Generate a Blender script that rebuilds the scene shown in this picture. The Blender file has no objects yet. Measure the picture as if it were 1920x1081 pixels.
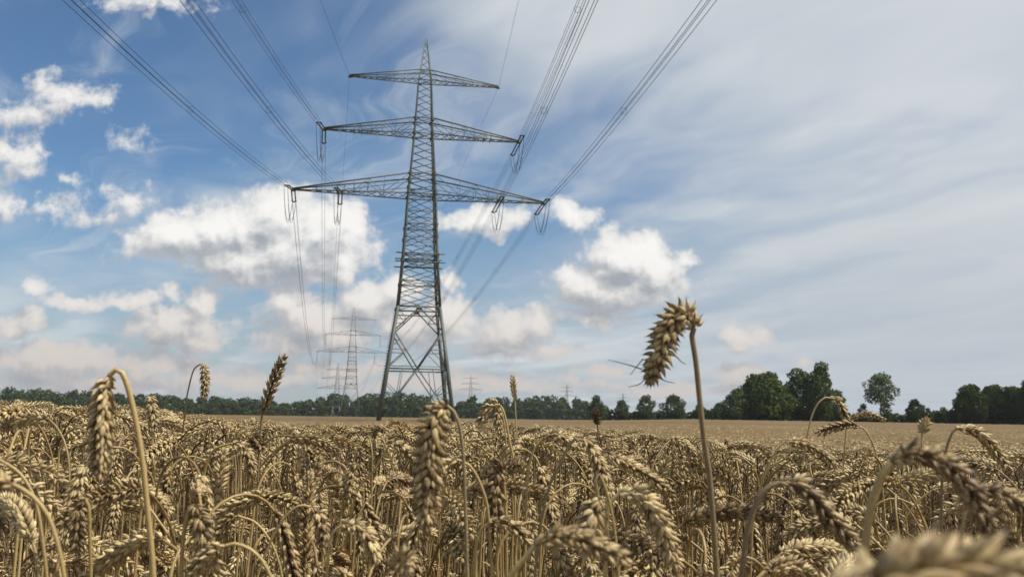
import bpy, math, random
import numpy as np
sc = bpy.context.scene
COL = sc.collection
R = math.radians

# ------------------------------------------------------------------ camera
F_PX, PITCH, ROLL = 1625.8, 0.1437, 0.0152          # for a 1920 px wide frame
CZ = 0.0                                            # the lens is the origin, ground lies 0.95 m lower
fwd = np.array([0, math.cos(PITCH), math.sin(PITCH)])
up0 = np.array([0, -math.sin(PITCH), math.cos(PITCH)])
rt0 = np.array([1.0, 0, 0])
rt = rt0 * math.cos(ROLL) + up0 * math.sin(ROLL)
up = -rt0 * math.sin(ROLL) + up0 * math.cos(ROLL)
cam = bpy.data.cameras.new("camera")
co = bpy.data.objects.new("camera", cam)
COL.objects.link(co)
from mathutils import Matrix, Vector
co.matrix_world = Matrix(((rt[0], up[0], -fwd[0], 0), (rt[1], up[1], -fwd[1], 0), (rt[2], up[2], -fwd[2], 0), (0, 0, 0, 1)))
cam.sensor_width = 36
cam.lens = F_PX / 1920 * 36
cam.clip_start = 0.02
cam.clip_end = 20000
cam.dof.use_dof = True
cam.dof.focus_distance = 1.4
cam.dof.aperture_fstop = 18.0
sc.camera = co

def pix(x, y, d):
    """world point seen at photograph pixel (x, y) at forward depth d"""
    return fwd * d + rt * ((x - 960) / F_PX * d) + up * ((540.5 - y) / F_PX * d)
def proj(P):
    P = np.asarray(P, float); d = P @ fwd
    return 960 + F_PX * (P @ rt) / d, 540.5 - F_PX * (P @ up) / d

# ------------------------------------------------------------------ light, sky, exposure
SUN_EL, SUN_AZ = R(57), R(108)                       # azimuth measured from +Y (the view) towards +X
sdir = Vector((math.sin(SUN_AZ) * math.cos(SUN_EL), math.cos(SUN_AZ) * math.cos(SUN_EL), math.sin(SUN_EL)))
sl = bpy.data.lights.new("sun", "SUN"); sl.energy = 5.0; sl.angle = R(0.53); sl.color = (1.0, 0.95, 0.87)
so = bpy.data.objects.new("sun", sl); COL.objects.link(so)
so.rotation_euler = sdir.to_track_quat('Z', 'Y').to_euler(); so.location = (20, -20, 60)
sc.view_settings.view_transform = 'Standard'; sc.view_settings.look = 'None'
sc.view_settings.exposure = 0.0; sc.view_settings.gamma = 1.0
sc.render.engine = 'CYCLES'
sc.cycles.use_denoising = True
sc.cycles.max_bounces = 6; sc.cycles.diffuse_bounces = 2; sc.cycles.transmission_bounces = 3
sc.cycles.volume_bounces = 0; sc.cycles.transparent_max_bounces = 8
sc.cycles.caustics_reflective = False; sc.cycles.caustics_refractive = False

class NT:
    """small helper for writing node trees"""
    def __init__(s, t): s.t = t; s.n = t.nodes; s.l = t.links
    def put(s, sock, v):
        if v is None: return
        if hasattr(v, 'is_output'): s.l.new(v, sock)
        else:
            try: sock.default_value = v
            except Exception: sock.default_value = (v, v, v)
    def math(s, op, a, b=None, c=None, clamp=False):
        n = s.n.new('ShaderNodeMath'); n.operation = op; n.use_clamp = clamp
        for i, v in enumerate((a, b, c)): s.put(n.inputs[i], v)
        return n.outputs[0]
    def vmath(s, op, a, b=None, scale=None):
        n = s.n.new('ShaderNodeVectorMath'); n.operation = op
        s.put(n.inputs[0], a); s.put(n.inputs[1], b)
        if scale is not None: s.put(n.inputs['Scale'], scale)
        return n.outputs['Value'] if op in ('LENGTH', 'DOT_PRODUCT', 'DISTANCE') else n.outputs[0]
    def comb(s, x, y, z=0.0):
        n = s.n.new('ShaderNodeCombineXYZ'); s.put(n.inputs[0], x); s.put(n.inputs[1], y); s.put(n.inputs[2], z); return n.outputs[0]
    def sep(s, v):
        n = s.n.new('ShaderNodeSeparateXYZ'); s.put(n.inputs[0], v); return n.outputs
    def noise(s, vec, scale, detail=4, rough=0.55, dist=0.0, color=False):
        n = s.n.new('ShaderNodeTexNoise'); s.put(n.inputs['Vector'], vec); n.inputs['Scale'].default_value = scale
        n.inputs['Detail'].default_value = detail; n.inputs['Roughness'].default_value = rough; n.inputs['Distortion'].default_value = dist
        return n.outputs['Color' if color else 'Fac']
    def mix(s, f, a, b, blend='MIX'):
        n = s.n.new('ShaderNodeMix'); n.data_type = 'RGBA'; n.blend_type = blend
        s.put(n.inputs[0], f); s.put(n.inputs[6], a); s.put(n.inputs[7], b); return n.outputs[2]
    def smooth(s, v, lo, hi, a=0.0, b=1.0):
        n = s.n.new('ShaderNodeMapRange'); n.interpolation_type = 'SMOOTHSTEP'
        s.put(n.inputs[0], v); n.inputs[1].default_value = lo; n.inputs[2].default_value = hi
        n.inputs[3].default_value = a; n.inputs[4].default_value = b; return n.outputs[0]
    def ramp(s, f, stops):
        n = s.n.new('ShaderNodeValToRGB'); s.put(n.inputs[0], f); e = n.color_ramp.elements
        while len(e) < len(stops): e.new(0.5)
        for k, (p, c) in zip(e, stops): k.position = p; k.color = (*c, 1)
        return n.outputs[0]

# clouds stand at fixed directions of the sky: blob centres (photograph pixel -> direction), radii
BLOBS = [
 (520,398,62,44),(470,425,75,42),(400,430,74,38),(335,440,62,34),(275,458,42,20),(608,438,70,58),(560,470,100,48),(450,480,80,40),(520,505,120,24),(635,415,40,38),(640,488,34,32),(530,372,42,24),
 (1185,486,62,46),(1115,522,58,27),(1235,505,45,32),(1280,487,22,14),(1165,540,100,30),(1198,462,34,22),(1072,512,30,20),(1110,592,55,16),
 (110,175,55,25),(165,180,34,17),(50,203,45,22),(22,292,42,32),(68,274,20,11),(12,380,22,15),(240,374,38,18),(190,405,26,9),(100,388,28,22),(145,330,15,8),(242,264,23,11),
 (335,612,78,28),(385,572,28,28),(295,632,55,17),(375,640,55,16),(70,545,22,16),(150,570,70,12),(250,567,60,14),(318,552,25,16),(60,598,26,20),(18,617,28,22),
 (535,565,34,32),(585,598,65,36),(540,640,60,20),(640,622,55,34),(700,565,50,38),(745,538,36,24),(835,588,36,38),(790,615,80,34),(852,522,20,14),
 (955,622,52,34),(1003,600,26,26),(1040,660,34,14),(955,662,80,14),
 (905,412,62,20),(1070,400,42,20),(1397,632,34,22),(1385,650,26,12),(1390,702,38,13),(1512,680,18,9),(1130,696,42,12),
 (110,678,150,26),(310,690,100,18),(620,690,90,16),(180,715,240,20),(480,712,200,15),(860,715,230,15),(1250,725,160,10),(275,4,55,14)]

def cumulus_group():
    g = bpy.data.node_groups.new("cumulus", 'ShaderNodeTree')
    g.interface.new_socket('uv', in_out='INPUT', socket_type='NodeSocketVector')
    g.interface.new_socket('detail', in_out='INPUT', socket_type='NodeSocketVector')
    g.interface.new_socket('field', in_out='OUTPUT', socket_type='NodeSocketFloat')
    t = NT(g); gi = g.nodes.new('NodeGroupInput'); go = g.nodes.new('NodeGroupOutput')
    uv = gi.outputs[0]
    w1 = t.vmath('SUBTRACT', t.noise(uv, 16, 3, 0.6, color=True), (0.5, 0.5, 0.5))
    uvw = t.vmath('ADD', uv, t.vmath('SCALE', w1, scale=0.045))
    acc = None
    for (x, y, rx, ry) in BLOBS:
        P = pix(x, y, 1.0); P = P / P[1]
        scrap = x < 300 and y < 460
        rx, ry = rx * (1.7 if scrap else 1.45) / F_PX, ry * (1.8 if scrap else 1.5) / F_PX
        d = t.vmath('LENGTH', t.vmath('MULTIPLY', t.vmath('SUBTRACT', uvw, (P[0], P[2], 0)), (1 / rx, 1 / ry, 0)))
        v = t.math('SUBTRACT', 1.0, d)
        # scaled so that the edge detail has one size on large and small clouds alike
        v = t.math('MULTIPLY_ADD', v, min(1.0, (0.35 + ry * 16)) * (0.50 if scrap else 1.0), 0.05 if y < 600 and rx * F_PX > 44 and x > 250 else 0.0)
        acc = v if acc is None else t.math('SMOOTH_MAX', acc, v, 0.12)
    un = gi.outputs[1]
    bill = t.noise(un, 34, 8, 0.60, 0.1)
    f = t.math('ADD', acc, t.math('MULTIPLY', t.math('SUBTRACT', bill, 0.44), 1.30))
    t.put(go.inputs[0], f)
    return g

world = bpy.data.worlds.new("World"); sc.world = world; world.use_nodes = True
t = NT(world.node_tree); t.n.clear()
wo = t.n.new('ShaderNodeOutputWorld'); bg = t.n.new('ShaderNodeBackground')
t.l.new(bg.outputs[0], wo.inputs[0])
tc = t.n.new('ShaderNodeTexCoord').outputs['Generated']
sky = t.n.new('ShaderNodeTexSky'); sky.sky_type = 'NISHITA'; sky.sun_disc = False
sky.sun_elevation = SUN_EL; sky.sun_rotation = SUN_AZ; sky.altitude = 50; sky.air_density = 1.0; sky.dust_density = 0.3; sky.ozone_density = 3.0
SKY = 0.093
base = t.vmath('MULTIPLY', sky.outputs[0], (SKY * 0.84, SKY * 1.03, SKY * 1.12))
dx, dy, dz = t.sep(tc)
dyc = t.math('MAXIMUM', dy, 0.12)
uv = t.comb(t.math('DIVIDE', dx, dyc), t.math('DIVIDE', dz, dyc), 0.0)
u, v, _ = t.sep(uv)
# the thin high cloud sheet, laid out on a level plane far above: streaks run towards the upper right
zc = t.math('MAXIMUM', t.math('ADD', dz, 0.10), 0.05)
px, py = t.math('DIVIDE', dx, zc), t.math('DIVIDE', dy, zc)
ca, sa = math.cos(R(32)), math.sin(R(32))
along = t.math('ADD', t.math('MULTIPLY', px, -sa), t.math('MULTIPLY', py, ca))
across = t.math('ADD', t.math('MULTIPLY', px, ca), t.math('MULTIPLY', py, sa))
pl = t.comb(t.math('MULTIPLY', along, 0.30), across, 0.0)
warp = t.vmath('SCALE', t.vmath('SUBTRACT', t.noise(t.comb(px, py, 0.0), 0.9, 3, 0.5, color=True), (0.5, 0.5, 0.5)), scale=0.9)
plw = t.vmath('ADD', pl, warp)
c1 = t.noise(plw, 0.95, 5, 0.55, 0.2)
c2 = t.noise(t.vmath('ADD', plw, (7.3, 2.1, 0)), 2.6, 4, 0.46, 0.2)
cir = t.math('ADD', t.math('MULTIPLY', c1, 0.72), t.math('MULTIPLY', c2, 0.28))
right = t.smooth(u, -0.20, 0.62)
topm = t.math('MULTIPLY', t.smooth(v, 0.34, 0.52), t.smooth(u, -0.20, 0.02))
bias = t.math('ADD', t.math('MULTIPLY', right, 0.28), t.math('MULTIPLY', topm, 0.15))
cir = t.math('ADD', cir, bias)
wisp = t.math('MULTIPLY', t.smooth(t.noise(t.vmath('MULTIPLY', plw, (1.6, 2.6, 1)), 1.3, 6, 0.6, 0.5), 0.47, 0.74), 0.55)
cirm = t.math('MAXIMUM', t.smooth(cir, 0.43, 0.76, 0.0, 0.96), wisp)
cir_col = t.ramp(t.math('ADD', t.math('MULTIPLY', c2, 0.5), t.math('MULTIPLY', c1, 0.5)), [(0.34, (0.50, 0.56, 0.64)), (0.62, (0.70, 0.73, 0.74))])
hz = t.smooth(v, -0.02, 0.30, 0.78, 0.0)               # the milky air low over the land
base = t.mix(hz, base, (0.38, 0.425, 0.47, 1))
col = t.mix(cirm, base, cir_col)
veil = t.math('MULTIPLY', t.smooth(v, 0.06, 0.36, 0.75, 0.0), t.smooth(u, -0.05, 0.45))
col = t.mix(veil, col, (0.49, 0.54, 0.59, 1))
# cumulus
cg = cumulus_group()
def cum(vec, det):
    n = t.n.new('ShaderNodeGroup'); n.node_tree = cg; t.put(n.inputs[0], vec); t.put(n.inputs[1], det); return n.outputs[0]
f0 = cum(uv, uv)
f1 = cum(t.vmath('ADD', uv, (0.014, 0.024, 0)), t.vmath('ADD', uv, (0.0045, 0.0075, 0)))
alpha = t.smooth(f0, 0.0, 0.38)
lit = t.math('SUBTRACT', f0, f1)
bright = t.smooth(t.math('SUBTRACT', lit, t.math('MULTIPLY', t.math('MINIMUM', f0, 0.9), 0.20)), -0.60, 0.34)
low = t.smooth(v, 0.02, 0.20)
shade = t.mix(low, (0.34, 0.345, 0.37, 1), (0.37, 0.40, 0.44, 1))
white = t.mix(low, (0.66, 0.59, 0.54, 1), (0.98, 0.96, 0.92, 1))
ccol = t.mix(bright, shade, white)
ccol = t.mix(t.smooth(f0, 0.10, 0.75, 0.50, 0.0), ccol, (0.52, 0.54, 0.58, 1))      # thin edges and small scraps are grey
front = t.smooth(dy, 0.15, 0.40)
thin = t.math('MULTIPLY', t.math('MULTIPLY', alpha, 0.96), front)
col = t.mix(thin, col, ccol)
t.put(bg.inputs[0], col); bg.inputs[1].default_value = 1.0
world.cycles.sampling_method = 'MANUAL'; world.cycles.sample_map_resolution = 512

# ------------------------------------------------------------------ object helpers
def tag(o, label=None, cat=None, group=None, kind=None):
    if label: o['label'] = label
    if cat: o['category'] = cat
    if group: o['group'] = group
    if kind: o['kind'] = kind
    return o
def empty(name, loc=(0, 0, 0)):
    o = bpy.data.objects.new(name, None); COL.objects.link(o); o.location = loc; o.empty_display_size = 0.05; return o
class Geo:
    """collects vertices and quads/tris, with the per-point attributes tint and along"""
    def __init__(s): s.v = []; s.f4 = []; s.f3 = []; s.a = []; s.b = []; s.n = 0
    def add(s, v, f, tint=0.5, along=0.5):
        v = np.asarray(v, np.float32).reshape(-1, 3); f = np.asarray(f, np.int32)
        if f.size: (s.f4 if f.shape[1] == 4 else s.f3).append(f + s.n)
        s.v.append(v); s.a.append(np.broadcast_to(np.asarray(tint, np.float32), (len(v),))); s.b.append(np.broadcast_to(np.asarray(along, np.float32), (len(v),)))
        s.n += len(v)
    def mesh(s, name, m, smooth=True, attrs=True):
        v = np.concatenate(s.v); f4 = np.concatenate(s.f4) if s.f4 else np.zeros((0, 4), np.int32); f3 = np.concatenate(s.f3) if s.f3 else np.zeros((0, 3), np.int32)
        me = bpy.data.meshes.new(name); me.vertices.add(len(v)); me.vertices.foreach_set('co', v.ravel())
        nl = f4.size + f3.size; me.loops.add(nl); me.loops.foreach_set('vertex_index', np.concatenate([f4.ravel(), f3.ravel()]))
        nf = len(f4) + len(f3); me.polygons.add(nf)
        ls = np.concatenate([np.arange(len(f4)) * 4, f4.size + np.arange(len(f3)) * 3]).astype(np.int32)
        me.polygons.foreach_set('loop_start', ls)
        if smooth: me.polygons.foreach_set('use_smooth', np.ones(nf, bool))
        if attrs:
            me.attributes.new('tint', 'FLOAT', 'POINT').data.foreach_set('value', np.concatenate(s.a))
            me.attributes.new('along', 'FLOAT', 'POINT').data.foreach_set('value', np.concatenate(s.b))
        me.materials.append(m); me.update(calc_edges=True)
        return me
    def build(s, name, m, parent=None, smooth=True, attrs=True):
        o = bpy.data.objects.new(name, s.mesh(name, m, smooth, attrs)); COL.objects.link(o)
        if parent: o.parent = parent
        return o
def frames(P):
    T = np.gradient(P, axis=0); T /= np.linalg.norm(T, axis=1)[:, None] + 1e-12
    n = np.cross(T[0], (0.3, 0.9, 0.2)); n /= np.linalg.norm(n); N = [n]
    for k in range(1, len(P)):
        n = N[-1] - T[k] * (N[-1] @ T[k]); N.append(n / (np.linalg.norm(n) + 1e-12))
    N = np.array(N); return T, N, np.cross(T, N)
def tube(g, P, rad, n=6, tint=0.5, cap=True, along=None):
    P = np.asarray(P, float); rad = np.broadcast_to(rad, (len(P),)); T, N, B = frames(P)
    a = np.arange(n) * 2 * math.pi / n
    V = P[:, None] + rad[:, None, None] * (N[:, None] * np.cos(a)[None, :, None] + B[:, None] * np.sin(a)[None, :, None])
    i = np.arange(len(P) - 1)[:, None] * n; j = np.arange(n)[None]
    f = np.stack([i + j, i + (j + 1) % n, i + n + (j + 1) % n, i + n + j], -1).reshape(-1, 4)
    al = np.repeat(np.linspace(0, 1, len(P)), n) if along is None else along
    g.add(V.reshape(-1, 3), f, tint, al)
    if cap and n == 4:
        b = g.n - len(P) * n
        g.f4 += [np.array([[b + 3, b + 2, b + 1, b]], np.int32), np.array([[b + n * (len(P) - 1) + k for k in range(4)]], np.int32)]
def smooth_path(P, n):
    """Catmull-Rom through the points, resampled evenly to n"""
    P = np.asarray(P, float); Q = np.vstack([2 * P[0] - P[1], P, 2 * P[-1] - P[-2]]); out = []
    for k in range(1, len(Q) - 2):
        t_ = np.linspace(0, 1, 16, endpoint=False)[:, None]; a, b, c, d = Q[k - 1], Q[k], Q[k + 1], Q[k + 2]
        out.append(0.5 * (2 * b + (c - a) * t_ + (2 * a - 5 * b + 4 * c - d) * t_ ** 2 + (3 * b - a - 3 * c + d) * t_ ** 3))
    out = np.vstack(out + [P[-1:]]); s = np.r_[0, np.cumsum(np.linalg.norm(np.diff(out, axis=0), axis=1))]
    q = np.linspace(0, s[-1], n); return np.stack([np.interp(q, s, out[:, k]) for k in range(3)], 1), s[-1]

# ------------------------------------------------------------------ materials
def mat(name):
    m = bpy.data.materials.new(name); m.use_nodes = True; t = NT(m.node_tree)
    return m, t, m.node_tree.nodes['Principled BSDF'], m.node_tree.nodes['Material Output']
def attr(t, name):
    n = t.n.new('ShaderNodeAttribute'); n.attribute_name = name; return n.outputs['Fac']
def translucent_mix(t, b, out, col, fac):
    tr = t.n.new('ShaderNodeBsdfTranslucent'); t.put(tr.inputs[0], col); mx = t.n.new('ShaderNodeMixShader')
    mx.inputs[0].default_value = fac; t.l.new(b.outputs[0], mx.inputs[1]); t.l.new(tr.outputs[0], mx.inputs[2]); t.l.new(mx.outputs[0], out.inputs[0])
def wheat_mat(name, stops, rough=0.5, shift=0.0, trans=0.07):
    m, t, b, out = mat(name)
    oi = t.n.new('ShaderNodeObjectInfo').outputs['Random']
    ge = t.n.new('ShaderNodeNewGeometry').outputs['Position']
    f = t.math('ADD', t.math('MULTIPLY', attr(t, 'tint'), 0.62), t.math('MULTIPLY', oi, 0.16))
    f = t.math('ADD', f, t.math('MULTIPLY', t.math('SUBTRACT', t.noise(ge, 500, 4, 0.7), 0.5), 0.75))
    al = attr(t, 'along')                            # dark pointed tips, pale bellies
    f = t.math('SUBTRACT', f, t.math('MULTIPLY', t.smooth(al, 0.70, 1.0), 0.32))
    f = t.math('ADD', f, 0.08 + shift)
    c = t.ramp(f, stops); t.put(b.inputs['Base Color'], c)
    b.inputs['Roughness'].default_value = rough; b.inputs['Specular IOR Level'].default_value = 0.35
    bp = t.n.new('ShaderNodeBump'); bp.inputs['Strength'].default_value = 0.35; bp.inputs['Distance'].default_value = 0.0006
    t.put(bp.inputs['Height'], t.noise(ge, 900, 2, 0.6)); t.l.new(bp.outputs[0], b.inputs['Normal'])
    translucent_mix(t, b, out, c, trans)
    return m
STRAW = [(0.0, (0.08, 0.045, 0.018)), (0.25, (0.155, 0.097, 0.044)), (0.5, (0.44, 0.318, 0.152)), (0.75, (0.69, 0.545, 0.275)), (1.0, (0.83, 0.71, 0.42))]
M_EAR = wheat_mat('ripe_ear', STRAW)
M_BROWN = wheat_mat('weathered_shaded_ear', STRAW, shift=-0.07)  # darker straw for brown ears; also paints shade into the ears standing in shadow
M_STEM = wheat_mat('straw_stem', [(0.0, (0.20, 0.12, 0.045)), (0.4, (0.44, 0.31, 0.125)), (0.8, (0.62, 0.48, 0.22)), (1.0, (0.68, 0.55, 0.30))], 0.38, trans=0.05)
M_STEMB = wheat_mat('brown_stem', [(0.0, (0.11, 0.075, 0.04)), (0.45, (0.27, 0.20, 0.105)), (1.0, (0.50, 0.40, 0.22))], 0.5, trans=0.03)
M_LEAF = wheat_mat('dry_leaf', [(0.0, (0.16, 0.09, 0.04)), (0.5, (0.36, 0.24, 0.11)), (1.0, (0.52, 0.39, 0.20))], 0.6, trans=0.3)

def steel_mat(name, c1, c2):
    m, t, b, out = mat(name); ge = t.n.new('ShaderNodeNewGeometry').outputs['Position']
    t.put(b.inputs['Base Color'], t.mix(t.noise(ge, 1.7, 5, 0.6), c1, c2)); b.inputs['Roughness'].default_value = 0.55; b.inputs['Metallic'].default_value = 0.25
    return m
M_STEEL = steel_mat('green_grey_painted_steel', (0.06, 0.07, 0.06, 1), (0.17, 0.185, 0.155, 1))
M_WIRE = steel_mat('dark_conductor', (0.035, 0.04, 0.045, 1), (0.06, 0.065, 0.07, 1))
M_INS = steel_mat('brown_insulator', (0.025, 0.018, 0.015, 1), (0.05, 0.035, 0.03, 1))

def leaf_mat(name, dark, light):
    m, t, b, out = mat(name)
    ge = t.n.new('ShaderNodeNewGeometry').outputs['Position']
    f = t.math('ADD', t.math('MULTIPLY', attr(t, 'tint'), 0.6), t.math('MULTIPLY', t.noise(ge, 0.25, 3, 0.6), 0.3))
    f = t.math('ADD', f, t.math('MULTIPLY', t.noise(ge, 0.035, 2, 0.5), 0.35))
    c = t.ramp(f, [(0.22, dark), (0.9, light)]); t.put(b.inputs['Base Color'], c); b.inputs['Roughness'].default_value = 0.65
    b.inputs['Specular IOR Level'].default_value = 0.04
    translucent_mix(t, b, out, c, 0.22); return m
M_CROWN = leaf_mat('oak_foliage', (0.034, 0.056, 0.012), (0.110, 0.145, 0.034))
M_CROWN2 = leaf_mat('light_foliage', (0.045, 0.070, 0.022), (0.13, 0.17, 0.060))
M_CROWN3 = leaf_mat('dark_foliage', (0.026, 0.042, 0.010), (0.080, 0.105, 0.026))
M_BARK, t_, b_, _o = mat('bark'); b_.inputs['Roughness'].default_value = 0.9
t_.put(b_.inputs['Base Color'], t_.mix(t_.noise(t_.n.new('ShaderNodeNewGeometry').outputs['Position'], 2.5, 5, 0.6), (0.05, 0.038, 0.027, 1), (0.13, 0.11, 0.085, 1)))

M_SOIL, t_, b_, _o = mat('dry_soil'); b_.inputs['Roughness'].default_value = 0.95
t_.put(b_.inputs['Base Color'], t_.ramp(t_.noise(t_.n.new('ShaderNodeNewGeometry').outputs['Position'], 6, 6, 0.65), [(0.3, (0.07, 0.045, 0.028)), (0.7, (0.17, 0.12, 0.07))]))

M_CANOPY, t_, b_, _o = mat('distant_wheat'); b_.inputs['Roughness'].default_value = 0.85; b_.inputs['Specular IOR Level'].default_value = 0.1
gp = t_.n.new('ShaderNodeNewGeometry').outputs['Position']
gx, gy, gz = t_.sep(gp)
fine = t_.noise(t_.vmath('MULTIPLY', gp, (1, 0.35, 1)), 9.0, 5, 0.7)
big = t_.noise(t_.vmath('MULTIPLY', gp, (1, 0.25, 1)), 0.05, 4, 0.55)
lines = t_.noise(t_.vmath('MULTIPLY', gp, (0.01, 1, 1)), 0.22, 3, 0.6)
c = t_.mix(t_.math('ADD', t_.math('MULTIPLY', fine, 0.5), t_.math('MULTIPLY', lines, 0.5), clamp=True), (0.085, 0.055, 0.024, 1), (0.21, 0.142, 0.066, 1))
c = t_.mix(t_.smooth(big, 0.35, 0.65, 0.0, 0.65), c, (0.185, 0.13, 0.066, 1))
t_.put(b_.inputs['Base Color'], c)

# ------------------------------------------------------------------ terrain
def sm(a, b, x):
    q = np.clip((x - a) / (b - a), 0, 1); return q * q * (3 - 2 * q)
def canopy(x, y):
    """height of the wheat tops, relative to the lens"""
    x = np.asarray(x, float); y = np.asarray(y, float); d = np.hypot(x, y) + 1e-6
    az = x / np.maximum(y, 0.3 * d)
    r = sm(-0.05, 0.35, az); l = sm(-0.25, -0.5, az)
    drop = 0.034 + 0.010 * r + 0.060 * (1 - sm(0.55, 1.2, d)) - 0.035 * l
    drop = drop + 0.012 * np.sin(x * 3.1 + 1.3 * y) * np.cos(y * 1.9 - x) * sm(.8, 1.6, d)
    q = np.clip((d - (2.3 - 0.7 * r + 1.2 * l)) / (11.5 - 5.0 * r + 5 * l), 0, 1)
    drop = drop + 0.56 * q * q * (3 - 2 * q)
    drop = drop + np.maximum(0, d - 14) * (0.0050 * (1 - sm(0.05, 0.25, az)) + 0.0009 * sm(0.05, 0.25, az))
    return CZ - drop
def ground(x, y): return canopy(x, y) - 0.90

# ground sheet out to the horizon: polar grid
g = Geo()
rr = np.r_[0.0, np.geomspace(0.3, 900, 90), 1500, 3000, 6000, 9000]; th = np.linspace(-math.pi, math.pi, 145)
RR, TH = np.meshgrid(rr, th, indexing='ij'); X = RR * np.sin(TH); Y = RR * np.cos(TH)
Z = ground(X, Y); Z = np.where(RR > 900, ground(X * 900 / np.maximum(RR, 1), Y * 900 / np.maximum(RR, 1)) - (RR - 900) * 0.0004, Z)
i, j = np.meshgrid(np.arange(len(rr) - 1), np.arange(len(th) - 1), indexing='ij'); n_ = len(th)
f = np.stack([i * n_ + j, i * n_ + j + 1, (i + 1) * n_ + j + 1, (i + 1) * n_ + j], -1).reshape(-1, 4)
g.add(np.stack([X, Y, Z], -1).reshape(-1, 3), f)
tag(g.build('ground', M_SOIL, attrs=False), 'dry brown soil under the wheat field', kind='structure')
#PART2
rng = np.random.default_rng(7)
# ------------------------------------------------------------------ pylons
LINE_YAW = 0.1624
PROF_Z = [0, 14.7, 21.3, 29.6, 37.6, 45.0, 51.0]; PROF_W = [4.6, 2.6, 2.12, 1.72, 1.18, 0.84, 0.10]
def hw(z): return float(np.interp(z, PROF_Z, PROF_W))
THICK = 1.0
def bar(g, a, b, w, tint=0.5): tube(g, [a, b], w * 0.5 * 1.25 * THICK, 4, tint)
CORN = [(-1, -1), (1, -1), (1, 1), (-1, 1)]
def cor(c, z): return np.array([CORN[c % 4][0] * hw(z), CORN[c % 4][1] * hw(z), z])
ARMS = [(45.0, 9.85, 1.45), (37.6, 12.81, 2.15), (29.4, 16.27, 2.7)]   # level, half length, depth at the mast
INNER = 0.635

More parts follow.
